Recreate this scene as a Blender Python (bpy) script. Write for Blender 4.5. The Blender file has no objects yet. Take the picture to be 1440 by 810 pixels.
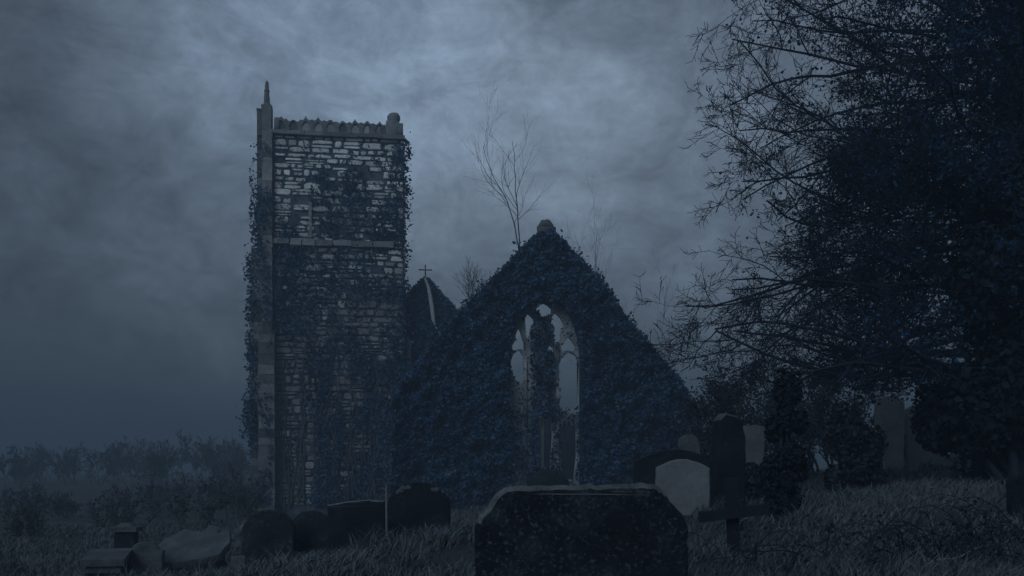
import bpy, bmesh, math, random
import numpy as np
from mathutils import Vector, Matrix, noise as mnoise

random.seed(11)
RNG = np.random.default_rng(11)
scene = bpy.context.scene
COL = scene.collection
F = 1400.0          # focal length in photograph pixels
HZ = 660.0          # eye level in photograph pixels
EYE = 1.5


def at(px, py, Y):
    return Vector(((px - 720) / F * Y, Y, EYE - (py - HZ) / F * Y))


def X(px, Y):
    return (px - 720) / F * Y


def Z(py, Y):
    return EYE - (py - HZ) / F * Y


# ------------------------------------------------------------------ linking
def obj(name, me, mat, parent=None):
    o = bpy.data.objects.new(name, me)
    COL.objects.link(o)
    if mat is not None:
        me.materials.append(mat)
    if parent is not None:
        o.parent = parent
    return o


def empty(name, loc=(0, 0, 0), rz=0.0):
    o = bpy.data.objects.new(name, None)
    o.location = loc
    o.rotation_euler = (0, 0, rz)
    o.empty_display_size = 0.2
    COL.objects.link(o)
    return o


def tag(o, label=None, cat=None, group=None, kind=None):
    if label: o['label'] = label
    if cat: o['category'] = cat
    if group: o['group'] = group
    if kind: o['kind'] = kind
    return o


# ------------------------------------------------------------------ meshes
def mesh_uniform(name, verts, faces, tint=None, smooth=False):
    verts = np.asarray(verts, np.float32)
    faces = np.asarray(faces, np.int32)
    me = bpy.data.meshes.new(name)
    nf, k = faces.shape
    me.vertices.add(len(verts))
    me.vertices.foreach_set('co', verts.ravel())
    me.loops.add(nf * k)
    me.loops.foreach_set('vertex_index', faces.ravel())
    me.polygons.add(nf)
    me.polygons.foreach_set('loop_start', np.arange(0, nf * k, k, dtype=np.int32))
    me.polygons.foreach_set('loop_total', np.full(nf, k, np.int32))
    if smooth:
        me.polygons.foreach_set('use_smooth', np.ones(nf, bool))
    me.update(calc_edges=True)
    if tint is not None:
        a = me.attributes.new('Tint', 'FLOAT', 'POINT')
        a.data.foreach_set('value', np.asarray(tint, np.float32))
    return me


def mesh_list(name, verts, faces, tint=None, smooth=False):
    me = bpy.data.meshes.new(name)
    me.from_pydata([tuple(v) for v in verts], [], faces)
    if tint is not None:
        a = me.attributes.new('Tint', 'FLOAT', 'POINT')
        a.data.foreach_set('value', np.asarray(tint, np.float32))
    if smooth:
        me.polygons.foreach_set('use_smooth', np.ones(len(me.polygons), bool))
    me.update()
    return me


def extrude_outline(name, outline, half, bevel=0.0, holes=(), rough=0.0, seg=2):
    """2D outline in (x, z) with holes, thickness 2*half along y; y=-half faces the viewer."""
    cu = bpy.data.curves.new(name + '_c', 'CURVE')
    cu.dimensions = '2D'
    cu.fill_mode = 'BOTH'
    cu.extrude = max(half - bevel, 0.001)
    cu.bevel_depth = bevel
    cu.bevel_resolution = seg
    cu.offset = -bevel
    for pts in [outline] + list(holes):
        s = cu.splines.new('POLY')
        s.points.add(len(pts) - 1)
        for i, (x, z) in enumerate(pts):
            s.points[i].co = (x, z, 0, 1)
        s.use_cyclic_u = True
    tmp = bpy.data.objects.new('tmp', cu)
    COL.objects.link(tmp)
    bpy.context.view_layer.update()
    dg = bpy.context.evaluated_depsgraph_get()
    me = bpy.data.meshes.new_from_object(tmp.evaluated_get(dg))
    bpy.data.objects.remove(tmp)
    bpy.data.curves.remove(cu)
    me.name = name
    me.transform(Matrix.Rotation(math.pi / 2, 4, 'X'))
    if rough:
        for v in me.vertices:
            v.co += mnoise.noise_vector(v.co * 6.0) * rough
    me.materials.clear()
    bm = bmesh.new(); bm.from_mesh(me)
    bmesh.ops.remove_doubles(bm, verts=bm.verts, dist=0.0004)
    bmesh.ops.recalc_face_normals(bm, faces=bm.faces)
    bm.to_mesh(me); bm.free()
    return me


class MB:
    def __init__(s):
        s.v = []; s.f = []; s.t = []

    def box(s, c, d, tint=0.5, jit=0.0, rz=0.0, taper=1.0):
        b = len(s.v)
        cx, cy, cz = c; dx, dy, dz = d[0] / 2, d[1] / 2, d[2] / 2
        ca, sa = math.cos(rz), math.sin(rz)
        for k in (-1, 1):
            t = taper if k == 1 else 1.0
            for (i, j) in ((-1, -1), (1, -1), (1, 1), (-1, 1)):
                x = i * dx * t + random.uniform(-jit, jit); y = j * dy * t + random.uniform(-jit, jit)
                s.v.append((cx + x * ca - y * sa, cy + x * sa + y * ca, cz + k * dz + random.uniform(-jit, jit) * .6))
                s.t.append(tint)
        for q in ((3, 2, 1, 0), (4, 5, 6, 7), (0, 1, 5, 4), (1, 2, 6, 5), (2, 3, 7, 6), (3, 0, 4, 7)):
            s.f.append([b + i for i in q])

    def lathe(s, c, prof, n=12, tint=0.5, lump=0.0, sx=1.0, sy=1.0):
        b = len(s.v)
        for (r, z) in prof:
            for i in range(n):
                a = 2 * math.pi * i / n
                p = Vector((math.cos(a) * r * sx, math.sin(a) * r * sy, z))
                if lump:
                    p += mnoise.noise_vector((p + Vector(c)) * 2.6) * lump
                s.v.append((c[0] + p.x, c[1] + p.y, c[2] + p.z)); s.t.append(tint)
        m = len(prof)
        for j in range(m - 1):
            for i in range(n):
                i2 = (i + 1) % n
                s.f.append([b + j * n + i, b + j * n + i2, b + (j + 1) * n + i2, b + (j + 1) * n + i])
        s.f.append([b + i for i in range(n)][::-1])
        s.f.append([b + (m - 1) * n + i for i in range(n)])

    def build(s, name, mat, parent=None, smooth=False):
        return obj(name, mesh_list(name, s.v, s.f, s.t, smooth), mat, parent)


def tubes(segs, k=4):
    """segs: (n,8) p0 p1 r0 r1 -> verts, quad faces"""
    S = np.asarray(segs, np.float64)
    p0, p1, r0, r1 = S[:, 0:3], S[:, 3:6], S[:, 6], S[:, 7]
    d = p1 - p0
    d /= np.maximum(np.linalg.norm(d, axis=1, keepdims=True), 1e-9)
    ref = np.where(np.abs(d[:, 2:3]) > .9, np.array([[1., 0, 0]]), np.array([[0, 0, 1.]]))
    a = np.cross(d, ref); a /= np.linalg.norm(a, axis=1, keepdims=True)
    b = np.cross(d, a)
    n = len(S)
    V = np.zeros((n, 2 * k, 3))
    for i in range(k):
        c, s_ = math.cos(2 * math.pi * i / k), math.sin(2 * math.pi * i / k)
        off = a * c + b * s_
        V[:, i] = p0 + off * r0[:, None]
        V[:, k + i] = p1 + off * r1[:, None]
    base = (np.arange(n) * 2 * k)[:, None]
    Fs = []
    for i in range(k):
        j = (i + 1) % k
        Fs.append(base + np.array([[i, j, k + j, k + i]]))
    return V.reshape(-1, 3), np.concatenate(Fs, 0)


def leaf_quads(P, N, size, aspect=0.7, spread=0.7, rng=RNG):
    """kite leaves at P, loosely facing N"""
    n = len(P)
    N = N + rng.normal(0, spread, (n, 3))
    N /= np.maximum(np.linalg.norm(N, axis=1, keepdims=True), 1e-6)
    r = rng.normal(0, 1, (n, 3))
    U = np.cross(N, r); U /= np.maximum(np.linalg.norm(U, axis=1, keepdims=True), 1e-6)
    W = np.cross(N, U)
    s = np.asarray(size)[:, None]
    V = np.zeros((n, 4, 3))
    V[:, 0] = P - U * s
    V[:, 1] = P + W * s * aspect - U * s * .15 + N * s * .15
    V[:, 2] = P + U * s
    V[:, 3] = P - W * s * aspect - U * s * .15 + N * s * .15
    Fq = (np.arange(n) * 4)[:, None] + np.array([[0, 1, 2, 3]])
    return V.reshape(-1, 3), Fq


def leaf_mesh(name, P, N, size, mat, parent=None, spread=.7, aspect=.7, tint=None, rng=RNG):
    V, Fq = leaf_quads(np.asarray(P), np.asarray(N), size, aspect, spread, rng)
    t = rng.random(len(P)) if tint is None else np.clip(tint, 0, 1)
    return obj(name, mesh_uniform(name, V, Fq, np.repeat(t, 4)), mat, parent)


def nz(x, y, z=0.0):
    return mnoise.noise(Vector((x, y, z)))


def fbm(x, y, z=0.0):
    return nz(x, y, z) + .5 * nz(2.1 * x, 2.1 * y, z + 7) + .25 * nz(4.3 * x, 4.3 * y, z + 13)


# ------------------------------------------------------------------ materials
def new_mat(name):
    m = bpy.data.materials.new(name)
    m.use_nodes = True
    nt = m.node_tree
    b = nt.nodes['Principled BSDF']
    b.inputs['Specular IOR Level'].default_value = 0.25
    return m, nt, b


def L(nt, a, b): nt.links.new(a, b)


def ramp(nt, fac, stops):
    r = nt.nodes.new('ShaderNodeValToRGB')
    e = r.color_ramp.elements
    while len(e) < len(stops): e.new(.5)
    for i, (p, c) in enumerate(stops):
        e[i].position = p
        e[i].color = (c[0], c[1], c[2], 1) if hasattr(c, '__len__') else (c, c, c, 1)
    L(nt, fac, r.inputs['Fac'])
    return r.outputs['Color']


def noise_tex(nt, vec, scale, detail=6, rough=.6, dist=0.0):
    n = nt.nodes.new('ShaderNodeTexNoise')
    n.inputs['Scale'].default_value = scale
    n.inputs['Detail'].default_value = detail
    n.inputs['Roughness'].default_value = rough
    n.inputs['Distortion'].default_value = dist
    L(nt, vec, n.inputs['Vector'])
    return n.outputs['Fac']


def mix(nt, fac, a, b, mode='MIX'):
    m = nt.nodes.new('ShaderNodeMix')
    m.data_type = 'RGBA'; m.blend_type = mode
    for s, v in ((m.inputs['Factor'], fac), (m.inputs[6], a), (m.inputs[7], b)):
        if hasattr(v, 'is_output'):
            L(nt, v, s)
        elif hasattr(v, '__len__'):
            s.default_value = (v[0], v[1], v[2], 1)
        else:
            s.default_value = v
    return m.outputs[2]


def stone_mat(name, dark, mid, pale, scale=3.0, lichen=0.5, lich_scale=22, tinted=False, bump=.5, lich_col=None):
    """weathered stone: two scales of staining, pale lichen spots, pitted bump"""
    m, nt, b = new_mat(name)
    tc = nt.nodes.new('ShaderNodeTexCoord')
    o = tc.outputs['Object']
    n1 = noise_tex(nt, o, scale, 8, .65, .4)
    base = ramp(nt, n1, [(.3, dark), (.52, mid), (.72, pale)])
    n2 = noise_tex(nt, o, scale * 9, 6, .7)
    base = mix(nt, .55, base, ramp(nt, n2, [(.3, .55), (.7, 1.1)]), 'MULTIPLY')
    if lichen > 0:
        n3 = noise_tex(nt, o, lich_scale, 6, .62, .15)
        n4 = noise_tex(nt, o, scale * .9, 3, .5)
        t = 1 - lichen
        sp = ramp(nt, n3, [(.54, 0), (.66, 1)])
        ar = ramp(nt, n4, [(t * .55 + .15, 0), (t * .55 + .4, 1)])
        base = mix(nt, mix(nt, 1.0, sp, ar, 'MULTIPLY'), base, lich_col or [c * 1.15 for c in pale])
    if tinted:
        a = nt.nodes.new('ShaderNodeAttribute'); a.attribute_name = 'Tint'
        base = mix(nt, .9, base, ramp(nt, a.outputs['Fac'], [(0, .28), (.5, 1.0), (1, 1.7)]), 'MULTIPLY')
    L(nt, base, b.inputs['Base Color'])
    b.inputs['Roughness'].default_value = .93
    bp = nt.nodes.new('ShaderNodeBump')
    bp.inputs['Strength'].default_value = bump
    bp.inputs['Distance'].default_value = .03
    nb = noise_tex(nt, o, scale * 5, 10, .75)
    L(nt, nb, bp.inputs['Height']); L(nt, bp.outputs['Normal'], b.inputs['Normal'])
    return m


def leaf_mat(name, c0, c1, rough=.6, spec=.25):
    m, nt, b = new_mat(name)
    a = nt.nodes.new('ShaderNodeAttribute'); a.attribute_name = 'Tint'
    L(nt, ramp(nt, a.outputs['Fac'], [(0, c0), (1, c1)]), b.inputs['Base Color'])
    b.inputs['Roughness'].default_value = rough
    b.inputs['Specular IOR Level'].default_value = spec
    return m


def bark_mat(name, c0, c1, scale=6):
    m, nt, b = new_mat(name)
    tc = nt.nodes.new('ShaderNodeTexCoord')
    mp = nt.nodes.new('ShaderNodeMapping'); mp.inputs['Scale'].default_value = (1, 1, .25)
    L(nt, tc.outputs['Object'], mp.inputs['Vector'])
    n = noise_tex(nt, mp.outputs['Vector'], scale, 8, .7, .5)
    L(nt, ramp(nt, n, [(.3, c0), (.7, c1)]), b.inputs['Base Color'])
    b.inputs['Roughness'].default_value = .9
    bp = nt.nodes.new('ShaderNodeBump'); bp.inputs['Strength'].default_value = .8; bp.inputs['Distance'].default_value = .03
    L(nt, n, bp.inputs['Height']); L(nt, bp.outputs['Normal'], b.inputs['Normal'])
    return m


M = {}
M['rubble'] = stone_mat('rubble_stone', (.34, .35, .345), (.50, .51, .49), (.62, .62, .58), 1.3, .35, 6, True, .6)
M['mortar'] = stone_mat('dark_mortar', (.035, .05, .068), (.07, .09, .11), (.12, .14, .16), 1.0, 0, tinted=False)
M['ashlar'] = stone_mat('dressed_stone', (.11, .12, .125), (.19, .20, .20), (.28, .285, .275), 1.2, .4, 9, True, .5)
M['tracery'] = stone_mat('tracery_stone', (.16, .175, .185), (.28, .295, .30), (.4, .41, .41), 1.5, .3, 9)
M['ivywall'] = stone_mat('ivied_wall', (.015, .022, .03), (.03, .04, .05), (.06, .07, .08), 1.2, 0)
M['slate'] = stone_mat('mossy_dark_headstone', (.005, .009, .014), (.014, .022, .030), (.05, .068, .084), 6.0, .7, 52, False, 1.0, (.09, .112, .132))
M['grave_mid'] = stone_mat('grey_headstone', (.006, .011, .016), (.016, .024, .031), (.036, .046, .054), 3.0, .5, 20, False, .8, (.09, .105, .115))
M['grave_dark'] = stone_mat('dark_headstone', (.003, .007, .011), (.008, .014, .020), (.020, .028, .035), 3.0, .35, 20, False, .8, (.07, .085, .095))
M['grave_pale'] = stone_mat('pale_headstone', (.11, .122, .125), (.155, .168, .172), (.20, .208, .205), 1.6, .2, 16, False, .35)
M['grave_soft'] = stone_mat('weathered_pale_stone', (.05, .06, .065), (.085, .098, .105), (.13, .145, .15), 3.0, .4, 20, False, .7)
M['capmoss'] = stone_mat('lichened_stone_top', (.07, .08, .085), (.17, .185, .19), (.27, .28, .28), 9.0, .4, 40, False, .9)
M['ivy'] = leaf_mat('ivy_leaves', (.002, .013, .033), (.022, .066, .128), .5)
M['dryivy'] = leaf_mat('tuft_leaves', (.03, .04, .035), (.09, .10, .08), .6)
M['yew'] = leaf_mat('yew_needles', (.004, .008, .012), (.015, .024, .032), .7, .1)
M['shrub'] = leaf_mat('shrub_leaves', (.007, .013, .019), (.028, .042, .053), .7, .15)
M['twigleaf'] = leaf_mat('dead_leaves', (.004, .022, .052), (.018, .055, .11), .7, .1)
M['grassblade'] = leaf_mat('grass_blades', (.045, .056, .063), (.135, .152, .162), .8, .1)
M['bark'] = bark_mat('dark_bark', (.006, .012, .022), (.026, .040, .060))
M['barkfar'] = bark_mat('grey_bark', (.04, .05, .055), (.09, .10, .105))
M['stem'] = bark_mat('pale_dead_stem', (.25, .26, .25), (.42, .42, .40))
M['iron'] = bark_mat('rusty_iron', (.02, .022, .025), (.05, .05, .05), 20)
M['wood'] = bark_mat('weathered_wood', (.004, .007, .010), (.013, .018, .022), 12)
M['palewood'] = bark_mat('bleached_wood', (.12, .13, .13), (.22, .22, .21), 12)

# ground: dead grass and damp earth
m, nt, b = new_mat('turf'); M['turf'] = m
tc = nt.nodes.new('ShaderNodeTexCoord')
n1 = noise_tex(nt, tc.outputs['Object'], .45, 6, .6, .3)
n2 = noise_tex(nt, tc.outputs['Object'], 9.0, 8, .75)
base = ramp(nt, n1, [(.32, (.03, .036, .037)), (.5, (.062, .07, .07)), (.7, (.10, .108, .104))])
base = mix(nt, .7, base, ramp(nt, n2, [(.3, .4), (.7, 1.1)]), 'MULTIPLY')
L(nt, base, b.inputs['Base Color']); b.inputs['Roughness'].default_value = .95
bp = nt.nodes.new('ShaderNodeBump'); bp.inputs['Strength'].default_value = .9; bp.inputs['Distance'].default_value = .06
L(nt, n2, bp.inputs['Height']); L(nt, bp.outputs['Normal'], b.inputs['Normal'])

# ------------------------------------------------------------------ terrain
ctrl = [(0, 0, 0.0), (-3, 0, 0.0), (3, 0, .15), (0, 4.2, .50), (-2.2, 5, .38), (2.5, 5, .72),
        (X(1200, 6), 6, Z(803, 6)), (X(1400, 6), 6, Z(795, 6)), (X(1024, 8.8), 8.8, Z(764, 8.8) - .20),
        (X(1430, 10), 10, Z(708, 10)), (X(960, 11), 11, Z(722, 11)), (X(1110, 11), 11, Z(730, 11)),
        (X(1300, 18), 18, Z(672, 18)), (X(1440, 20), 20, Z(640, 20)), (X(1200, 16), 16, Z(692, 16)),
        (X(640, 8.5), 8.5, Z(757, 8.5)), (X(560, 8.5), 8.5, Z(772, 8.5)), (X(500, 8.5), 8.5, Z(785, 8.5)), (X(380, 8.5), 8.5, Z(802, 8.5)),
        (X(820, 8.5), 8.5, Z(750, 8.5)), (X(220, 8.5), 8.5, Z(835, 8.5)), (X(60, 8.5), 8.5, .3),
        (-4.7, 14, 0.0), (-3.0, 12, .22), (-1.1, 12, .45), (.6, 20, .6), (-8, 18, -.1), (-9, 26, -.1), (-5, 25, .1),
        (1, 32, .3), (-7, 41, -.3), (6, 32, .7), (10, 30, 1.4), (14, 24, 2.0), (-20, 20, -.2), (-20, 45, -.2), (15, 50, .9), (24, 12, 2.4), (30, 40, 1.5),
        (-15, 2, -.1), (12, 2, 1.0), (0, -15, 0), (-20, -15, 0), (20, -15, .8), (-5, 65, 0), (20, 70, .6), (-30, 70, 0), (40, 70, .8), (-45, 30, 0), (50, 20, 1.5)]
CT = np.array(ctrl, float)


def tps(r2):
    return np.where(r2 > 1e-9, r2 * np.log(np.maximum(r2, 1e-9)) * .5, 0)


_n = len(CT)
_K = tps(((CT[:, None, :2] - CT[None, :, :2]) ** 2).sum(-1)) + np.eye(_n) * .02
_P = np.c_[np.ones(_n), CT[:, :2]]
_A = np.block([[_K, _P], [_P.T, np.zeros((3, 3))]])
_W = np.linalg.solve(_A, np.r_[CT[:, 2], 0, 0, 0])


def terrain(x, y):
    x = np.asarray(x, float); y = np.asarray(y, float)
    sh = x.shape
    p = np.c_[x.ravel(), y.ravel()]
    z = np.zeros(len(p))
    for i in range(0, len(p), 20000):
        q = p[i:i + 20000]
        k = tps(((q[:, None] - CT[None, :, :2]) ** 2).sum(-1))
        z[i:i + 20000] = k @ _W[:_n] + _W[_n] + q @ _W[_n + 1:]
    r = np.hypot(p[:, 0], p[:, 1] - 25)
    w = np.clip((r - 38) / 30, 0, 1); w = w * w * (3 - 2 * w)
    z = z * (1 - w) + w * .3
    b = .035 * np.sin(p[:, 0] * 2.3 + 1.3 * np.sin(p[:, 1] * 1.1)) * np.sin(p[:, 1] * 1.9 + .7) + .02 * np.sin(p[:, 0] * 5.1 + p[:, 1] * 3.7)
    return (z + b * np.clip(1 - w, 0, 1)).reshape(sh)


def gz(x, y):
    return float(terrain(np.array([x]), np.array([y]))[0])


def axis(lo, hi, fine_lo, fine_hi, step, n_out):
    a = np.arange(fine_lo, fine_hi + 1e-6, step)
    t = np.linspace(0, 1, n_out + 1)[1:] ** 2.2
    return np.r_[(fine_lo + (lo - fine_lo) * t)[::-1], a, fine_hi + (hi - fine_hi) * t]


gx = axis(-420, 420, -14, 16, .3, 26)
gy = axis(-120, 430, -1, 34, .3, 26)
GX, GY = np.meshgrid(gx, gy)
GZ = terrain(GX, GY)
nx, ny = len(gx), len(gy)
idx = np.arange(nx * ny).reshape(ny, nx)
fq = np.stack([idx[:-1, :-1], idx[:-1, 1:], idx[1:, 1:], idx[1:, :-1]], -1).reshape(-1, 4)
g = obj('ground', mesh_uniform('ground', np.stack([GX, GY, GZ], -1).reshape(-1, 3), fq, smooth=True), M['turf'])
tag(g, 'rough turf of the sloping churchyard', 'ground', kind='structure')

# ------------------------------------------------------------------ grass
n = 240000
u = RNG.random(n)
Yg = 2.6 * (30 / 2.6) ** (u ** .85)
Xg = (RNG.random(n) * 1.14 - .57) * Yg
patch = np.array([fbm(a * .5, b * .5, 3.3) for a, b in zip(Xg[::1], Yg[::1])])
keep = RNG.random(n) < np.clip(.62 + patch * .75, .08, 1)
Xg, Yg, patch = Xg[keep], Yg[keep], patch[keep]
tc_x, tc_y = [], []
for (px, Y) in ((505, 8.9), (518, 8.7), (620, 8.9), (660, 8.2), (560, 8.8), (590, 8.8), (395, 8.9), (440, 8.9), (255, 12.6), (285, 12.6), (340, 9.2), (975, 7.0), (990, 10.8), (925, 10.7), (1010, 11.3), (1110, 10.6), (1130, 10.7), (1185, 14.6), (1250, 18.4), (1300, 19), (1235, 18.4), (1320, 19), (1430, 8.8), (150, 12.2), (190, 13.0), (215, 13.0), (360, 11.7), (400, 11.7)):
    tc_x.append(X(px, Y)); tc_y.append(Y)
for k in range(60):
    Y = RNG.uniform(4.5, 16); tc_x.append(X(RNG.uniform(0, 1440), Y)); tc_y.append(Y)
tc_x, tc_y = np.array(tc_x), np.array(tc_y)
kt = 120
tX = np.repeat(tc_x, kt) + RNG.normal(0, .07, kt * len(tc_x)); tY = np.repeat(tc_y, kt) + RNG.normal(0, .06, kt * len(tc_x))
tall = np.r_[np.ones(len(Xg)), np.repeat(RNG.uniform(1.1, 2.0, len(tc_x)), kt)]
Xg = np.r_[Xg, tX]; Yg = np.r_[Yg, tY]; patch = np.r_[patch, RNG.normal(.1, .1, len(tX))]
Zg = terrain(Xg, Yg) - .01
n = len(Xg)
h = (.035 + .075 * RNG.random(n) ** 1.6) * np.clip(1.0 + patch * .9, .5, 1.9) * np.clip(.65 + Yg * .05, .7, 1.6) * tall
w = .0018 + .00075 * Yg
ang = RNG.random(n) * 2 * np.pi
lean = RNG.normal(0, .55, (n, 2)) * h[:, None] + np.array([.25, -.1]) * h[:, None]
ca, sa = np.cos(ang) * w, np.sin(ang) * w
V = np.zeros((n, 5, 3))
V[:, 0] = np.c_[Xg - ca, Yg - sa, Zg]; V[:, 1] = np.c_[Xg + ca, Yg + sa, Zg]
mx, my = Xg + lean[:, 0] * .35, Yg + lean[:, 1] * .35
V[:, 2] = np.c_[mx + ca * .7, my + sa * .7, Zg + h * .6]; V[:, 3] = np.c_[mx - ca * .7, my - sa * .7, Zg + h * .6]
V[:, 4] = np.c_[Xg + lean[:, 0], Yg + lean[:, 1], Zg + h * (.85 + .25 * RNG.random(n))]
bidx = np.arange(n) * 5
fs = [list(q) for q in (bidx[:, None] + np.array([[0, 1, 2, 3]])).tolist()] + [list(q) for q in (bidx[:, None] + np.array([[3, 2, 4]])).tolist()]
gt = np.clip(.45 + patch * .5 + RNG.normal(0, .2, n), 0, 1)
go = obj('grass', mesh_list('grass', V.reshape(-1, 3).tolist(), fs, np.repeat(gt, 5)), M['grassblade'])
tag(go, 'pale dead grass covering the churchyard slope', 'grass', kind='stuff')


# ------------------------------------------------------------------ masonry
def rubble(width, z0, z1, skipf, tintf, rng, hmin=.19, hmax=.40, wmin=.30, wmax=1.0, start=0.0):
    """random rubble courses on the plane y=0 (proud towards -y); returns verts, faces, tints in (x, depth, z)"""
    V = []; Fc = []; T = []
    z = z0
    while z < z1 - .05:
        hc = min(rng.uniform(hmin, hmax), z1 - z)
        x = start
        while x < start + width - .03:
            wc = min(rng.uniform(wmin, wmax), start + width - x)
            if start + width - x - wc < .12: wc = start + width - x
            cx, cz = x + wc / 2, z + hc / 2
            if not skipf(cx, cz):
                parts = [(x, z, wc, hc)]
                if rng.random() < .22 and hc > .2:
                    s = rng.uniform(.4, .6); parts = [(x, z, wc, hc * s), (x, z + hc * s, wc, hc * (1 - s))]
                elif rng.random() < .15 and wc > .45:
                    s = rng.uniform(.4, .6); parts = [(x, z, wc * s, hc), (x + wc * s, z, wc * (1 - s), hc * rng.uniform(.8, 1))]
                for (a, c, ww, hh) in parts:
                    c += .07 * nz(a * .7, c * 2.0, 3.0) + .03 * nz(a * 2.1, c * 2.0, 6.0)
                    j = rng.uniform(.014, .038)
                    rw, rh = ww / 2 - j, hh / 2 - j * .8
                    if rw < .03 or rh < .03: continue
                    mx_, mz_ = a + ww / 2, c + hh / 2
                    tint = tintf(mx_, mz_)
                    dep = rng.uniform(.03, .09)
                    k = 10
                    pts = []
                    ph = rng.uniform(0, .6)
                    for i in range(k):
                        t = 2 * math.pi * (i + ph) / k
                        cxx, szz = math.cos(t), math.sin(t)
                        e = rng.uniform(.35, .6)
                        px_ = math.copysign(abs(cxx) ** e, cxx) * rw * rng.uniform(.80, 1.06)
                        pz_ = math.copysign(abs(szz) ** e, szz) * rh * rng.uniform(.78, 1.08)
                        pts.append((px_, pz_))
                    b0 = len(V)
                    tx, tz = rng.uniform(-.03, .03), rng.uniform(-.03, .03)
                    for (dd, sc) in ((0.02, 1.0), (-dep * .65, .98), (-dep, .8)):
                        for (px_, pz_) in pts:
                            V.append((mx_ + px_ * sc, dd + (tx * px_ + tz * pz_ if dd < 0 else 0), mz_ + pz_ * sc)); T.append(tint)
                    for l in range(2):
                        for i in range(k):
                            i2 = (i + 1) % k
                            Fc.append([b0 + l * k + i, b0 + l * k + i2, b0 + (l + 1) * k + i2, b0 + (l + 1) * k + i])
                    Fc.append([b0 + 2 * k + i for i in range(k)])
            x += wc
        z += hc
    return V, Fc, T


def ashlar_pier(mb, x0, x1, y0, y1, z0, z1, tint, hb=.42, jit=.008):
    z = z0
    while z < z1 - .02:
        hh = min(random.uniform(hb * .8, hb * 1.25), z1 - z)
        if z1 - z - hh < .1: hh = z1 - z
        g_ = .006
        mb.box(((x0 + x1) / 2, (y0 + y1) / 2, z + hh / 2), (x1 - x0, y1 - y0, hh - g_), tint + random.choice((-.3, -.12, 0, .1, .25)) + random.uniform(-.1, .1), jit)
        z += hh


# ------------------------------------------------------------------ the church
church = empty('church', (0, 0, 0))
tag(church, 'ruined stone church with square tower and ivy covered gable', 'church')
TY = 41.0
mpx = TY / F
TX0, TX1 = X(384, TY), X(567, TY)
TW = TX1 - TX0
TD = 5.6
rot = math.radians(8)
ZP = Z(186, TY)             # parapet base
ZS = Z(340, TY)             # string course
rng = random.Random(5)


def tpx(px):               # photo column -> tower-local x
    return X(px, TY) - TX0


def winreg(x, z):
    px = x / mpx + 384; py = HZ - (z - EYE) / mpx
    return 437 < px < 520 and 240 < py < 334


def ptint(x, z):
    """each stone's own tone: pale cleaner stone near the top, mossy stone below"""
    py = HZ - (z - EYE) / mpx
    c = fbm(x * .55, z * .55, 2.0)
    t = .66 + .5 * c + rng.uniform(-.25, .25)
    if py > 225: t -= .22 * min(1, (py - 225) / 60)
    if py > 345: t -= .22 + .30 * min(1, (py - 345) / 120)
    return max(0.0, min(1.0, t))


def pskip(x, z):
    if winreg(x, z): return rng.random() < .22
    return rng.random() < .05


mb = MB()
mb.box((TW / 2, TD / 2 + .005, (ZP - 1.2) / 2), (TW, TD, ZP + 1.2), .5)
tower = mb.build('tower', M['mortar'], church)
tower.location = (TX0 + 0, TY, 0)
tower.rotation_euler = (0, 0, rot)
tower['label'] = 'square stone tower with a pierced parapet'
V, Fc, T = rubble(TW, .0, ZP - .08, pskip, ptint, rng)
obj('masonry', mesh_list('masonry', V, Fc, T), M['rubble'], tower)
# side walls (right and left), rubble turned about the corners
for side in (0, 1):
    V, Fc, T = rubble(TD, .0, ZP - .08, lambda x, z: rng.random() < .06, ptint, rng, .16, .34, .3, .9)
    me = mesh_list('side_masonry', V, Fc, T)
    so = obj('side_masonry', me, M['rubble'], tower)
    if side == 0:
        so.location = (TW, 0, 0); so.rotation_euler = (0, 0, math.pi / 2)
    else:
        so.location = (0, TD, 0); so.rotation_euler = (0, 0, -math.pi / 2)

# corner buttress: pale front pier and a darker pier set back
mb = MB()
ashlar_pier(mb, tpx(370), tpx(384) - .01, -.32, .5, -.6, Z(350, TY), .36, .36, .02)
ashlar_pier(mb, tpx(370), tpx(384) - .01, -.32, .5, Z(350, TY), Z(187, TY), .55, .42, .018)
ashlar_pier(mb, tpx(366), tpx(388), -.62, -.325, -.6, Z(468, TY), .36, .38, .02)
mb.build('buttress', M['ashlar'], tower)
mb = MB()
ashlar_pier(mb, tpx(360), tpx(370) - .008, .5, 1.3, Z(345, TY), Z(150, TY), .28, .4)
ashlar_pier(mb, tpx(352), tpx(370) - .008, .5, 1.5, -.6, Z(345, TY) - .01, .28, .4)
mb.build('buttress', M['ashlar'], tower)
# string course, broken at its right end
mb = MB()
x = tpx(370)
while x < tpx(531):
    wl = random.uniform(.45, .9)
    mb.box((x + wl / 2, -.09, ZS + random.uniform(-.015, .015)), (wl - .02, random.uniform(.17, .26), random.uniform(.2, .3)), .6 + random.uniform(-.4, .3), .03)
    x += wl
mb.build('string_course', M['ashlar'], tower)
# belfry window jamb and sill fragments
mb = MB()
ashlar_pier(mb, tpx(433.5), tpx(437.5), -.14, .1, Z(333, TY), Z(283, TY), .62, .6)
mb.build('window_jamb', M['ashlar'], tower)
mb = MB()
ashlar_pier(mb, tpx(500), tpx(503.5), -.1, .1, Z(333, TY), Z(300, TY), .3, .6)
mb.build('window_jamb', M['ashlar'], tower)
# ledge under the parapet
mb = MB()
x = tpx(378)
while x < tpx(566):
    wl = random.uniform(.5, 1.0)
    wl = min(wl, tpx(568) - x)
    mb.box((x + wl / 2, -.06, ZP - .03 + random.uniform(-.012, .012)), (wl - .01, .34, .15), .3 + random.uniform(-.15, .15), .015)
    x += wl
mb.build('cornice', M['ashlar'], tower)


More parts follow.
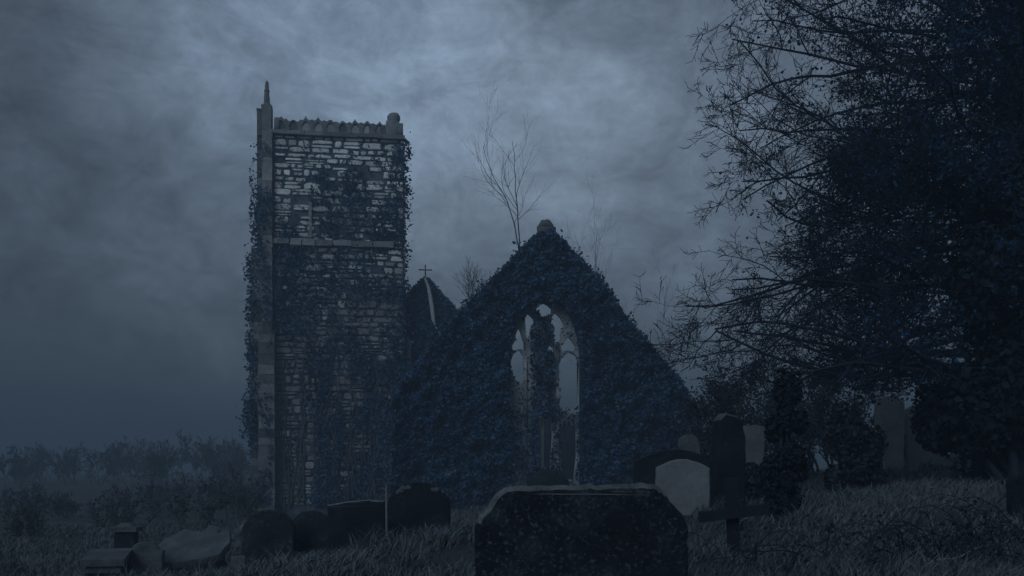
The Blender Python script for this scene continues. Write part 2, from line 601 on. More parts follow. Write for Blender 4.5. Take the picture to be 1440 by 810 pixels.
# pierced parapet: pointed cresting with small pointed openings, on the four sides
def parapet_panel(length, zbase, htop, pitch):
    nb = max(2, int(length / pitch)); p = length / nb
    top = []
    for i in range(nb):
        xl = i * p
        hv = htop * random.choice((1, 1, 1, .97, 1.04, .9)) + random.uniform(-.03, .03)
        top += [(xl + p * .06, hv * .80), (xl + p * .22, hv * .74 + random.uniform(-.02, .02)), (xl + p * .40, hv * .86), (xl + p * .5, hv * (1.02 + random.uniform(-.16, .10))), (xl + p * .60, hv * .86), (xl + p * .78, hv * .74), (xl + p * .94, hv * .80)]
    out = [(0, 0), (length, 0)] + [(a, b) for a, b in top[::-1]]
    holes = []
    for i in range(nb):
        if random.random() < .2: continue
        cx = i * p + p * .5
        pts = [(cx - p * .32, htop * .14), (cx + p * .32, htop * .14), (cx + p * .34, htop * .42), (cx + p * .2, htop * .6), (cx, htop * .72), (cx - p * .2, htop * .6), (cx - p * .34, htop * .42)]
        holes.append(pts[::-1])
    return extrude_outline('parapet', out, .11, .012, holes, .012, 1)


ph = Z(163, TY) - ZP
for (ln, loc, rz) in ((tpx(541) - tpx(386), (tpx(386), .14, ZP + .05), 0), (TD, (TW - .14, 0, ZP + .05), math.pi / 2),
                      (TD, (.14, TD, ZP + .05), -math.pi / 2), (TW, (TW, TD - .14, ZP + .05), math.pi)):
    po = obj('parapet', parapet_panel(ln, 0, ph, .50), M['ashlar'], tower)
    a_ = po.data.attributes.new('Tint', 'FLOAT', 'POINT')
    a_.data.foreach_set('value', np.full(len(po.data.vertices), .30, np.float32))
    po.location = loc; po.rotation_euler = (0, 0, rz)
mb = MB()
xx = tpx(386)
while xx < tpx(541) - .05:
    ww = min(random.uniform(.3, .7), tpx(541) - xx)
    mb.box((xx + ww / 2, .16, ZP + .05 + ph * .34), (ww - .01, .14, ph * .62), random.choice((.1, .3, .8, 1.0)), .008)
    xx += ww
mb.build('parapet_backing', M['ashlar'], tower)
# left pinnacle: panelled base block, gablet and slender spirelet
mb = MB()
px0 = tpx(375)
mb.box((px0, .35, Z(167.5, TY)), (13 * mpx, .5, 39 * mpx), .38, .012)
mb.box((px0 - .01, .35, Z(187, TY)), (16 * mpx, .62, .12), .2, .012)
mb.box((tpx(365), .62, Z(168, TY)), (8 * mpx, .4, 36 * mpx), .25, .015)
mb.box((tpx(364.4), .62, Z(149.5, TY)), (9.5 * mpx, .44, .10), .2, .015)
mb.box((px0 - .02, .35, Z(147.5, TY)), (14.5 * mpx, .5, .10), .3, .01)
mb.lathe((px0 - .02, .35, Z(146.5, TY)), [(.24, 0), (.20, .07), (.125, .14), (.115, .40), (.095, .62), (.125, .66), (.09, .70), (.07, 1.0), (.05, 1.04), (.015, 1.10)], 8, .35, .015)
mb.build('pinnacle', M['ashlar'], tower)
# right pinnacle: broken and weathered to a lump
mb = MB()
px1 = tpx(551)
mb.box((px1, .35, Z(174, TY)), (23 * mpx, .62, 26 * mpx), .5, .05, 0, .86)
mb.box((px1 - .22, .3, Z(166, TY)), (7 * mpx, .3, 9 * mpx), .6, .05, 0, .7)
mb.lathe((px1 + .05, .35, Z(163, TY)), [(.25, -.1), (.26, .05), (.23, .13), (.26, .21), (.25, .32), (.18, .42), (.04, .47)], 14, .45, .06)
mb.build('pinnacle', M['ashlar'], tower, True)


def ivy_plane(width, z0, z1, dens, per_m2, rng_, smin=.05, smax=.12, proud=.22, x0=0.0, top=None):
    nn = int(width * (z1 - z0) * per_m2)
    xs = x0 + rng_.random(nn) * width; zs = z0 + rng_.random(nn) * (z1 - z0)
    P = []; T = []
    for xx, zz in zip(xs, zs):
        d = dens(xx, zz)
        if d <= 0: continue
        r = rng_.random()
        if r < d:
            c = .5 + .5 * fbm(xx * .8, zz * .6, 9.1)
            off = -.04 - proud * max(0, c + .5 * fbm(xx * 2.6, zz * 2.6, 21.0)) * rng_.random() ** .5
            P.append((xx, off, zz)); f = fbm(xx * 2.6, zz * 2.6, 21.0)
            T.append(.22 + .45 * rng_.random() + .75 * (c - .5) + .4 * f)
    P = np.array(P); n_ = len(P)
    N = np.tile(np.array([[0, -1., .35]]), (n_, 1))
    return P, N, rng_.uniform(smin, smax, n_), np.array(T)


def tower_ivy(x, z):
    px = x / mpx + 384; py = HZ - (z - EYE) / mpx
    c = fbm(x * .8, z * .45, 4.0)
    streak = fbm(x * 1.5, z * .12, 8.0)
    if py < 345:
        d = .04 + max(0, c - .05) * 1.2 * min(1, max(0, (py - 200) / 90))
        if winreg(x, z): d = max(d, .16 + c * .6)
        if px > 525 and py > 195: d = max(d, .35 + c)
        return d
    d = .36 + c * .8 + max(0, min(1, (py - 380) / 160)) * .22
    if px < 445 and py > 470: d = .12 + c * .5 + streak * .6
    elif py > 480: d += streak * .8 - .05
    return max(0.03, min(1, d))


r1 = np.random.default_rng(3)
P1, N1, S1, T1 = ivy_plane(TW, 0, ZP - .3, tower_ivy, 620, r1, .03, .085, .28)
# creepers hanging round the right corner and along the left buttress, in tufts
PT = []; NT = []
for k in range(95):
    py = r1.uniform(190, 560) if k % 2 else r1.uniform(280, 600)
    if k % 2:
        c0 = np.array([tpx(566) + r1.uniform(-.1, .18), r1.uniform(-.1, .6), Z(py, TY)])
    else:
        c0 = np.array([tpx(353 if py > 345 else 360) + r1.uniform(-.16, .12), r1.uniform(.4, .9), Z(py, TY)])
    q = c0 + r1.normal(0, 1, (int(r1.integers(8, 40)), 3)) * np.array([.12, .16, .3])
    PT.append(q)
for (a, bq, c, num) in ((352, 596, .34, 260), (353, 575, .28, 160), (572, 190, .12, 30), (575, 205, .1, 25), (573, 260, .12, 25), (556, 250, .25, 60)):
    PT.append(np.array([tpx(a), .25, Z(bq, TY)]) + r1.normal(0, 1, (num, 3)) * np.array([c * .6, .2, c]))
PT = np.concatenate(PT)
Pb, Nb, Sb, Tb = ivy_plane(.95, 0, Z(200, TY), lambda x, z: (.22 if z < ZS or x < tpx(369) else -.12) + 1.0 * fbm(x * 1.3, z * .45, 31.0), 520, r1, .03, .08, .15, x0=tpx(352))
Pb[:, 1] -= np.where(Pb[:, 2] < Z(468, TY), .62, .33) * (Pb[:, 0] > tpx(366))
P1 = np.concatenate([P1, Pb]); N1 = np.concatenate([N1, Nb]); S1 = np.r_[S1, Sb]; T1 = np.r_[T1, Tb]
PA = np.concatenate([P1, PT]); NA = np.concatenate([N1, np.tile([[0, -1., .4]], (len(PT), 1))])
leaf_mesh('ivy', PA, NA, np.r_[S1, r1.uniform(.04, .10, len(PT))], M['ivy'], tower, tint=np.r_[T1, r1.uniform(.1, .9, len(PT))], rng=r1)
# bare creeper stems climbing the lower wall
for k in range(46):
    segs = []
    px = r1.uniform(372, 565); x = tpx(px); z = r1.uniform(-.2, .6); y = -.12
    zt = r1.uniform(3, 9)
    rr = r1.uniform(.015, .05)
    while z < zt:
        x2 = x + r1.normal(0, .07); z2 = z + r1.uniform(.25, .4)
        segs.append((x, y, z, x2, y, z2, rr, rr * .95)); x, z = x2, z2; rr *= .955
    Vt, Ft = tubes(segs, 5)
    obj('creeper_stem', mesh_uniform('creeper_stem', Vt, Ft), M['barkfar'], tower)

# ---------------- chancel gable
GYd = 32.0
gp = GYd / F
GX0 = X(768, GYd)


def gpt(px, py):
    return ((px - 768) * gp, EYE - (py - HZ) * gp)


outline_px = [(548, 735), (1000, 735), (992, 640), (985, 585), (962, 540), (915, 489), (868, 430), (858, 411), (779, 327), (757, 327), (645, 441), (560, 543), (552, 560)]
gout = [gpt(a, b_) for a, b_ in outline_px]
# pointed window opening
wl, wr, wtop, wbot, spr = 716, 815, 420, 688, 505


def arch(l, r, top, bot, sp, k=9):
    """equilateral-ish pointed arch outline in pixels, counter-clockwise"""
    c = (l + r) / 2
    pts = [(l, bot), (r, bot), (r, sp)]
    for i in range(1, k):
        t = i / k
        pts.append((r - (r - c) * (t ** 1.75), sp + (top - sp) * math.sin(t * math.pi / 2) ** .92))
    pts.append((c, top))
    for i in range(k - 1, 0, -1):
        t = i / k
        pts.append((l + (c - l) * (t ** 1.75), sp + (top - sp) * math.sin(t * math.pi / 2) ** .92))
    pts.append((l, sp))
    return pts


whole = [gpt(a, b_) for a, b_ in arch(wl, wr, wtop, wbot, spr)]
gme = extrude_outline('gable_wall', gout, .45, 0, [whole[::-1]])
gable = obj('gable_wall', gme, M['ivywall'], church)
gable.location = (GX0, GYd + .45, 0)
gable.rotation_euler = (0, 0, math.radians(3))
gable['label'] = 'gabled end wall wholly covered in dark ivy'
# tracery plate with the lights that are still open
r2 = random.Random(8)


def blob(pts, jit=1.2):
    return [gpt(a + r2.uniform(-jit, jit), b_ + r2.uniform(-jit, jit)) for a, b_ in pts]


holes_px = [
    [(765, 424), (770, 427), (775, 433), (773, 440), (767, 444), (760, 442), (755, 434), (759, 428)],                       # top foil
    [(743, 441), (748, 445), (750, 452), (746, 458), (745, 468), (741, 473), (739, 464), (736, 455), (738, 446)],           # upper left foil
    [(782, 440), (787, 446), (792, 452), (791, 459), (787, 464), (788, 474), (783, 480), (779, 472), (780, 460), (775, 453), (778, 445)],
    [(729, 461), (733, 469), (734, 477), (740, 483), (739, 491), (731, 489), (722, 492), (720, 486), (725, 478), (725, 469)],
    [(800, 472), (804, 478), (808, 485), (808, 491), (801, 493), (792, 493), (790, 487), (796, 480)],
    [(730, 492), (735, 500), (735, 520), (737, 532), (732, 539), (725, 532), (719, 522), (718, 508), (722, 498)],           # left light
    [(800, 494), (808, 500), (812, 512), (812, 540), (811, 566), (803, 572), (796, 569), (789, 570), (788, 540), (788, 512), (792, 502)],
    [(757, 590), (774, 590), (775, 615), (772, 655), (759, 655), (756, 620)],
    [(790, 600), (808, 600), (809, 640), (807, 672), (791, 672)],
    [(773, 483), (778, 488), (777, 492), (771, 491)],
]
def widen(hh, k=1.13):
    cx_, cy_ = sum(q[0] for q in hh) / len(hh), sum(q[1] for q in hh) / len(hh)
    return [(cx_ + (a - cx_) * k, cy_ + (b_ - cy_) * (1 + (k - 1) * .5)) for a, b_ in hh]


holes_px = [widen(hh) for hh in holes_px]
tr = extrude_outline('window_tracery', [gpt(a, b_) for a, b_ in arch(wl - 2, wr + 2, wtop - 3, wbot + 2, spr)], .10, 0, [blob(hh)[::-1] for hh in holes_px])
tro = obj('window_tracery', tr, M['tracery'], gable)
tro.location = (0, -.12, 0)
# mullions standing proud of the plate
for (px, t0, b0) in ((738, 505, 686), (784, 484, 686), (762, 575, 686)):
    mb = MB()
    x0, z1 = gpt(px, t0); z0 = gpt(px, b0)[1]
    ashlar_pier(mb, x0 - .045, x0 + .045, -.30, -.225, z0, z1, .8, .7, .004)
    mb.build('mullion', M['ashlar'], gable)
# finial stump
mb = MB()
fx, fz = gpt(768, 328)
mb.box((fx, 0, fz + .12), (25 * gp, .5, .3), .2, .04)
mb.lathe((fx, 0, fz + .2), [(.27, 0), (.30, .12), (.27, .24), (.20, .33), (.08, .37)], 10, .3, .12)
mb.build('finial', M['ashlar'], gable, True)


def in_poly(pts):
    A = np.array(pts)
    def f(x, z):
        c = False; j = len(A) - 1
        for i in range(len(A)):
            if (A[i, 1] > z) != (A[j, 1] > z) and x < (A[j, 0] - A[i, 0]) * (z - A[i, 1]) / (A[j, 1] - A[i, 1]) + A[i, 0]:
                c = not c
            j = i
        return c
    return f


inside = in_poly(gout)
inhole = [in_poly([gpt(a, b_) for a, b_ in hh]) for hh in holes_px]
inwin = in_poly(whole)


def gable_dens(x, z):
    if not inside(x, z): return 0
    if inwin(x, z):
        for q in inhole:
            if q(x, z): return 0
        px = x / gp + 768
        return (.5 if 745 < px < 778 else .10) + (.22 if z < EYE + (HZ - 578) * gp else 0)
    return 1


r3 = np.random.default_rng(4)
P2, N2, S2, T2 = ivy_plane(10.6, -.3, 9.3, gable_dens, 1250, r3, .022, .072, .62, x0=-5.1)
P2[:, 1] -= .45
win = np.array([inwin(a, c) for a, c in zip(P2[:, 0], P2[:, 2])])
P2[win, 1] += .16
# ragged ivy along the two slopes
edge = []
for i in range(4, 12):
    a, b_ = np.array(gout[i]), np.array(gout[(i + 1) % len(gout)])
    ln = np.linalg.norm(b_ - a)
    for k in range(int(ln * 150)):
        t = r3.random(); c = a + (b_ - a) * t
        bump = .5 + .5 * nz(c[0] * 2.3, c[1] * 2.3, 1.0)
        o_ = abs(r3.normal(0, .04 + .22 * bump ** 2.5))
        nrm = np.array([-(b_ - a)[1], (b_ - a)[0]]) / ln
        if nrm[1] < 0: nrm = -nrm
        c = c + nrm * o_
        edge.append((c[0], r3.uniform(-.5, .45), c[1]))
edge = np.array(edge)
PA = np.concatenate([P2, edge]); NA = np.concatenate([N2, np.tile([[0, -.7, .7]], (len(edge), 1))])
leaf_mesh('ivy', PA, NA, np.r_[S2, r3.uniform(.03, .075, len(edge))], M['ivy'], gable, tint=np.r_[T2, r3.uniform(.05, .7, len(edge))], rng=r3)
# ruined side walls of the roofless chancel behind the gable
mb = MB()
for xx, ln, hh in ((-4.3, 9.0, 3.2), (4.6, 9.0, 3.0)):
    mb = MB()
    for k in range(9):
        mb.box((xx, .47 + (k + .5) * ln / 9, hh / 2 - .3), (.7, ln / 9 - .004, hh + .6 + random.uniform(-.5, .3)), .4, .02)
    mb.build('side_wall', M['ivywall'], gable)
mb = MB()
for k in range(8):
    mb.box((-3.5 + k * 1.04, 9.4, 1.7 + random.uniform(-.5, .0) * .5), (1.03, .6, 4.6 + random.uniform(-.9, 0)), .4, .03)
mb.build('cross_wall', M['ivywall'], gable)

# ---------------- nave gable between tower and chancel
NYd = 43.0
npx = NYd / F
NX0 = X(597, NYd)


def npt(px, py):
    return ((px - 597) * npx, EYE - (py - HZ) * npx)


nout = [npt(a, b_) for a, b_ in [(520, 735), (700, 735), (700, 497), (648, 442), (601, 391), (593, 391), (564, 422), (540, 447), (520, 470)]]
nave = obj('nave_gable', extrude_outline('nave_gable', nout, .4, 0), M['ivywall'], church)
nave.location = (NX0, NYd + .4, 0); nave.rotation_euler = (0, 0, math.radians(5))
nave['label'] = 'smaller gable topped by a thin cross'
ins2 = in_poly(nout)
P3, N3, S3, T3 = ivy_plane(5.6, -.2, 10, lambda x, z: (.75 + .5 * fbm(x, z, 3)) if ins2(x, z) else 0, 800, r3, .025, .075, .35, x0=-2.4)
P3[:, 1] -= .4
ed2 = []
for i in range(3, 7):
    a, b_ = np.array(nout[i]), np.array(nout[i + 1])
    for k in range(int(np.linalg.norm(b_ - a) * 110)):
        c = a + (b_ - a) * r3.random()
        ed2.append((c[0], r3.uniform(-.45, .4), c[1] + abs(r3.normal(0, .05))))
ed2 = np.array(ed2)
leaf_mesh('ivy', np.concatenate([P3, ed2]), np.concatenate([N3, np.tile([[0, -.7, .7]], (len(ed2), 1))]), np.r_[S3, r3.uniform(.03, .07, len(ed2))], M['ivy'], nave,
          tint=np.r_[T3 + .12, r3.uniform(.1, .7, len(ed2))], rng=r3)
mb = MB()
cz = npt(597, 392)[1]
mb.box((0, 0, cz + .33), (.05, .05, .70), .4)
mb.box((-.165, 0, cz + .46), (.27, .045, .045), .4)
mb.box((.165, 0, cz + .46), (.27, .045, .045), .4)
mb.build('cross', M['iron'], nave)
segs = []
pts = [(596, 393, ), (601, 405), (604, 420), (606.5, 436), (608, 452), (612, 462), (618, 472)]
pl = [Vector((npt(a, b_)[0], -.74, npt(a, b_)[1])) for a, b_ in pts]
for i in range(len(pl) - 1):
    for s_ in range(4):
        a = pl[i].lerp(pl[i + 1], s_ / 4); b_ = pl[i].lerp(pl[i + 1], (s_ + 1) / 4)
        t = (i + s_ / 4) / 6
        rr = .05 + .05 * math.sin(math.pi * min(1, t * 1.15))
        segs.append((*a, *b_, rr * (1 if t < .7 else .6), rr * (1 if t < .7 else .55)))
Vt, Ft = tubes(segs, 6)
obj('bare_stem', mesh_uniform('bare_stem', Vt, Ft), M['stem'], nave)
# pale quoin stones where the nave meets the tower
mb = MB()
ashlar_pier(mb, npt(571, 0)[0], npt(577, 0)[0], -.72, -.42, npt(0, 545)[1], npt(0, 480)[1], .75, .4, .02)
mb.build('quoin', M['ashlar'], nave)


# ------------------------------------------------------------------ headstones
def smooth_outline(pts, it=2):
    for _ in range(it):
        o = []
        for i in range(len(pts)):
            a, b_ = pts[i], pts[(i + 1) % len(pts)]
            o.append((a[0] * .75 + b_[0] * .25, a[1] * .75 + b_[1] * .25)); o.append((a[0] * .25 + b_[0] * .75, a[1] * .25 + b_[1] * .75))
        pts = o
    return pts


def dense(pts, step):
    o = []
    for i in range(len(pts)):
        a, b_ = Vector(pts[i]), Vector(pts[(i + 1) % len(pts)])
        k = max(1, int((b_ - a).length / step))
        for j in range(k):
            c = a.lerp(b_, j / k); o.append((c.x, c.y))
    return o


def round_top(w, h, kind='round'):
    """headstone outline, base below ground"""
    hw = w / 2
    if kind == 'round':
        top = [(hw * math.cos(a), h - hw * .8 + hw * .8 * math.sin(a)) for a in np.linspace(0, math.pi, 17)]
    elif kind == 'segment':
        top = [(hw * t, h - w * .16 * t * t) for t in np.linspace(1, -1, 13)]
    elif kind == 'shoulder':
        top = [(hw, h * .80), (hw * .72, h * .82)] + [(hw * .7 * math.cos(a), h * .82 + (h * .18) * math.sin(a)) for a in np.linspace(0.15, math.pi - .15, 11)] + [(-hw * .72, h * .82), (-hw, h * .80)]
    elif kind == 'flat':
        top = [(hw, h * .985), (hw * .3, h), (-hw * .4, h * .99), (-hw, h * .95)]
    return [(-hw, -.35), (hw, -.35)] + [(float(a), float(b_)) for a, b_ in top]


def headstone(px, top_py, Y, wpx, label, mat, kind='round', thick=.11, lean=0.0, tilt=0.0, rz=0.0, name='headstone', group=None, base=None):
    x = X(px, Y); g0 = gz(x, Y) if base is None else base
    h = Z(top_py, Y) - g0
    w = wpx * Y / F
    pts = dense(round_top(w, h, kind), .05)
    pts = [(a + random.uniform(-.004, .004), b_ + random.uniform(-.004, .004)) for a, b_ in pts]
    o = obj(name, extrude_outline(name, pts, thick / 2, .018, (), .01, 2), M[mat])
    o.location = (x, Y, g0); o.rotation_euler = (tilt, lean, rz)
    tag(o, label, 'headstone', group)
    return o


# big foreground stone, shoulders sloping, worn pale along its top
FY = 4.2
fpx = FY / F
fo_px = [(667, 980), (667, 742), (671, 729), (678, 721), (688, 711), (693, 703), (700, 693), (710, 686.5), (724, 684), (800, 683), (905, 680.5), (922, 681), (931, 686),
         (939, 698), (945, 709), (956, 717), (965, 728), (970, 742), (971, 980)]
fo = [((a - 818) * fpx, EYE - (b_ - HZ) * fpx) for a, b_ in fo_px]
gfo = gz(X(818, FY), FY)
fo = [(a, max(b_, gfo - .3) - gfo) for a, b_ in fo]
fo = dense(fo[::-1], .018)
fo = [(a + .006 * nz(a * 20, b_ * 20, 1) + .004 * nz(a * 60, b_ * 60, 2), b_ + .007 * nz(a * 20, b_ * 20, 5) + .004 * nz(a * 60, b_ * 60, 6)) for a, b_ in fo]
fme = extrude_outline('headstone', fo, .08, .034, (), .0, 3)
for v in fme.vertices:
    v.co += mnoise.noise_vector(v.co * 14) * .004
fore = obj('headstone', fme, M['slate'])
fore.location = (X(818, FY), FY + .08, gfo)
fore.rotation_euler = (math.radians(-2), 0, 0)
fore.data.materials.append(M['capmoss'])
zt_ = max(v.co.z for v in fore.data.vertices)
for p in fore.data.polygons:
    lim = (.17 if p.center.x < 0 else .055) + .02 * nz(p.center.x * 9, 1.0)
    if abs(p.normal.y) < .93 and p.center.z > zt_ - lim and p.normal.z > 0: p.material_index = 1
tag(fore, 'large dark lichened headstone with sloping shoulders, nearest and in front of the gable', 'headstone')

headstone(960, 646, 11.0, 75, 'white headstone with gently curved top, beside the dark leaning pillar stone', 'grave_pale', 'segment', .10, 0, 0, -.06)
headstone(948, 632, 14.0, 112, 'wide dark round topped headstone half hidden behind the white one', 'grave_dark', 'segment', .14)
headstone(771, 661, 20.0, 60, 'low rounded headstone peeping over the big dark foreground one', 'grave_mid', 'round', .12)
headstone(377, 717, 12.0, 74, 'broad round topped grey headstone at the foot of the tower, left of the row', 'grave_mid', 'round', .12, .02)
headstone(439, 718, 12.5, 54, 'narrower rounded headstone, second from left in the row below the tower', 'grave_mid', 'round', .12, -.03)
headstone(504, 704, 11.6, 80, 'dark square headstone with pale flat upper edge below the tower', 'grave_dark', 'flat', .13, -.03)
bigs = headstone(588, 678, 12.2, 88, 'tallest round topped dark headstone of the row, white lichen on its head', 'grave_dark', 'round', .16, .01)
headstone(203, 762, 13.4, 52, 'small mottled headstone beside the broken tomb slab', 'grave_soft', 'shoulder', .12, .05)
headstone(336, 781, 9.0, 19, 'tiny square footstone sticking out of the grass ridge', 'grave_soft', 'flat', .07, .02)
headstone(1052, 598, 16.0, 40, 'tall narrow pale headstone between the pillar stone and the yew', 'grave_pale', 'flat', .10, .03)
headstone(972, 611, 17.0, 30, 'small pale rounded headstone beneath a dark bush behind the white one', 'grave_soft', 'round', .10, -.04)
headstone(1438, 668, 9.0, 34, 'dark rounded headstone cut off by the right edge of the picture', 'grave_dark', 'round', .14, -.05)
headstone(1192, 627, 15.0, 20, 'tiny pale headstone among the dark shrubs', 'grave_soft', 'round', .09, .03)
headstone(1249, 556, 19.0, 40, 'tall slim pale headstone under the great tree, left of a broader one', 'grave_pale', 'round', .12, .02)
headstone(1304, 566, 19.5, 58, 'broad faint pale headstone under the great tree, farthest right of the pale stones', 'grave_pale', 'segment', .12, -.03)
# pale flat edge on the square stone, lichen patches on the tall one: thin crusts that belong to the stone
hs = [o for o in bpy.data.objects if o.get('label', '').startswith('dark square')][0]
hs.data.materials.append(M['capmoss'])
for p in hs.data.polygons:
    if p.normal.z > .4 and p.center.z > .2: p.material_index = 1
mb = MB()
hw_ = 88 * 12.2 / F / 2; hh_ = max(v.co.z for v in bigs.data.vertices)
for a in (2.38, 2.22, 2.10, 1.9, 1.1, .95, .80, .66):
    mb = MB()
    rx = hw_ * .93 * math.cos(a); rz_ = hh_ - hw_ * .8 + hw_ * .74 * math.sin(a)
    q = random.uniform(.5, 1.05)
    mb.lathe((rx, -.083, rz_ - .03 + random.uniform(-.03, .02)), [(.045 * q, -.022), (.05 * q, 0), (.04 * q, .02), (.01, .035)], 9, .8, .035, 1, .2)
    mb.build('lichen', M['grave_soft'], bigs, True)

# dark pillar stone with slanted broken top
PY_ = 11.5
x0 = X(1023, PY_); g0 = gz(x0, PY_)
hp = Z(582, PY_) - g0; wp = 42 * PY_ / F
pl_ = [(-wp / 2, -.3), (wp / 2, -.3), (wp * .47, hp * .78), (wp * .36, hp * .93), (wp * .14, hp * .975), (-wp * .2, hp), (-wp * .40, hp * .93), (-wp * .47, hp * .7)]
pil = obj('pillar_stone', extrude_outline('pillar_stone', dense(pl_, .05), .15, .025, (), .018, 2), M['grave_dark'])
pil.location = (x0, PY_, g0); pil.rotation_euler = (0, .01, .1)
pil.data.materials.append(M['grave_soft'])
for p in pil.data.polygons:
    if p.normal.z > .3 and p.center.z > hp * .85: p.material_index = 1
tag(pil, 'tall dark pillar gravestone with worn slanting top, right of the white headstone', 'gravestone')

# low wooden cross
CY_ = 8.8
x0 = X(1033, CY_); g0 = gz(x0, CY_)
cx = empty('grave_cross', (x0, CY_, g0), -.08)
cx.rotation_euler = (0, math.radians(-2), -.08)
tag(cx, 'weathered dark wooden cross with long low arms, in front of the pillar stone', 'grave cross')
k = CY_ / F
mb = MB()
zt = Z(672, CY_) - g0; za = Z(721, CY_) - g0
mb.box((0, 0, (zt - .3) / 2), (16.5 * k, .09, zt + .3), .4, .006)
mb.build('post', M['wood'], cx)
mb = MB()
mb.box((0, -.085, za), (96 * k, .07, 15 * k), .4, .006)
o = mb.build('arm', M['wood'], cx); o.rotation_euler = (0, math.radians(-5), 0); o.location = (0, 0, 0)
o.location = (za * math.sin(math.radians(5)), 0, za * (1 - math.cos(math.radians(5))))

# broken table tomb on the left
SY = 14.0
x0 = X(271, SY); g0 = gz(x0, SY)
tomb = empty('table_tomb', (x0, SY, g0), .12)
tag(tomb, 'broken table tomb with pale cracked slab over dark supports', 'tomb')
k = SY / F
zs = Z(781, SY) - g0
sl = [(-49, -3), (-30, 1), (-5, 2), (20, 0), (38, -5), (50, -15), (46, -19), (28, -26), (20, -27), (14, -19), (4, -21), (-8, -27), (-24, -20), (-30, -14), (-46, -8)]
# slab: a tilted plan-shaped plate with ragged rear edge
plan = [(-.50, -.42), (-.2, -.48), (.2, -.47), (.42, -.40), (.52, -.1), (.50, .35), (.30, .52), (.18, .62), (.08, .40), (-.06, .48), (-.2, .60), (-.38, .38), (-.52, .1)]
me = extrude_outline('slab', dense(plan, .04), .055, .014, (), .012, 2)
me.transform(Matrix.Rotation(-math.pi / 2, 4, 'X'))
slo = obj('slab', me, M['grave_soft'], tomb)
slo.location = (0, 0, zs + .10); slo.rotation_euler = (math.radians(22), math.radians(-7), 0)
mb = MB()
mb.box((-.28, .05, zs / 2 - .15), (.2, .6, zs + .2), .3, .02); mb.box((.30, .05, zs / 2 - .15), (.2, .6, zs + .26), .3, .02)
mb.build('support', M['grave_dark'], tomb)
# broken upright piece stuck on the slab
mb = MB()
mb.box((.28, .28, zs + .28), (.10, .09, .2), .5, .02, .2, .5)
mb.build('fragment', M['grave_soft'], tomb)

# pedestal monument
Y_ = 16.0
x0 = X(178, Y_); g0 = gz(x0, Y_); k = Y_ / F
ped = empty('pedestal_monument', (x0, Y_, g0), .1)
tag(ped, 'small stone pedestal with overhanging cap, leftmost monument in the mist', 'monument')
zt = Z(748, Y_) - g0
mb = MB(); mb.box((0, 0, zt / 2 - .1), (28 * k, .3, zt + .2), .5, .01, 0, .93); mb.build('shaft', M['grave_mid'], ped)
mb = MB(); mb.box((0, 0, zt + .045), (36 * k, .4, .07), .5, .012); mb.box((0, 0, zt + .11), (26 * k, .3, .06), .5, .012, 0, .5); mb.build('cap', M['grave_soft'], ped)
# ledger slab
Y_ = 13.0
x0 = X(152, Y_); g0 = gz(x0, Y_)
led = MB(); led.box((0, 0, .12), (.52, .9, .08), .5, .012); led.box((0, 0, .03), (.42, .8, .1), .5, .01)
lo = led.build('ledger_stone', M['grave_soft'])
zled = Z(783, Y_) - .12
lo.location = (x0, Y_, zled); lo.rotation_euler = (math.radians(5), 0, .25)
mbp = MB(); mbp.box((0, 0, -.22), (.44, .7, .40), .5, .02); mbp.build('plinth', M['grave_mid'], lo)
tag(lo, 'low flat ledger stone in front of the small pedestal', 'ledger stone')


# thin posts
def stake(px, top, bot, Y, r, mat, label, name, lean=0.0, cat='stake'):
    a = at(px, bot, Y); a.z = min(a.z, gz(a.x, Y)) - .1
    b_ = at(px + lean, top, Y)
    segs = []
    for i in range(6):
        p0 = a.lerp(b_, i / 6); p1 = a.lerp(b_, (i + 1) / 6)
        segs.append((*(p0 - a), *(p1 - a), r * (1 - .04 * i), r * (1 - .04 * (i + 1))))
    Vt, Ft = tubes(segs, 6)
    Vt = np.r_[Vt, np.array([[b_.x - a.x, 0, b_.z - a.z + r * 2]])]
    last = 5 * 12 + 6; nv = len(Vt) - 1
    faces = Ft.tolist() + [[last + i, last + (i + 1) % 6, nv] for i in range(6)]
    o = obj(name, mesh_list(name, Vt, faces), M[mat]); o.location = a
    return tag(o, label, cat)


stake(544, 686, 790, 11.2, .014, 'palewood', 'thin pale upright stake between the square and the tallest headstones', 'stake', -1)
stake(1063, 766, 806, 6.4, .011, 'wood', 'short dark stake standing among the brambles', 'stake', 0)


# ------------------------------------------------------------------ plants
def unit(v):
    return v / max(1e-9, np.linalg.norm(v))


def grow(p, d, Ln, r, lev, maxlev, segs, tips, R, wander=.18, trop=.02, seg=.35, kids=6, ratio=(.35, .62), start=.15, ang=(30, 68)):
    nn = max(3, int(Ln / seg)); st = Ln / nn
    nk = kids if lev < maxlev else 0
    spots = sorted(R.uniform(start, .98, nk)) if nk else []
    si = 0
    for i in range(nn):
        d = unit(d + R.normal(0, wander, 3) + np.array([0, 0, trop]))
        q = p + d * st
        r2 = r * (1 - (i + 1) / nn * .72); r1_ = r * (1 - i / nn * .72)
        segs.append((*p, *q, r1_, r2, lev))
        while si < len(spots) and spots[si] <= (i + 1) / nn:
            t = spots[si]; si += 1
            az = R.uniform(0, 2 * np.pi); an = math.radians(R.uniform(*ang))
            ref = np.array([0, 0, 1.]) if abs(d[2]) < .9 else np.array([1., 0, 0])
            a = unit(np.cross(d, ref)); b_ = np.cross(d, a)
            cd = d * math.cos(an) + (a * math.cos(az) + b_ * math.sin(az)) * math.sin(an)
            grow(p + (q - p) * R.random(), cd, Ln * R.uniform(*ratio) * (1 - .35 * t), r2 * R.uniform(.5, .75), lev + 1, maxlev, segs, tips, R, wander * 1.1, trop, max(.07, seg * .62), kids if lev < 2 else max(3, kids - 1), ratio, start, ang)
        p = q
    tips.append((*p, lev))


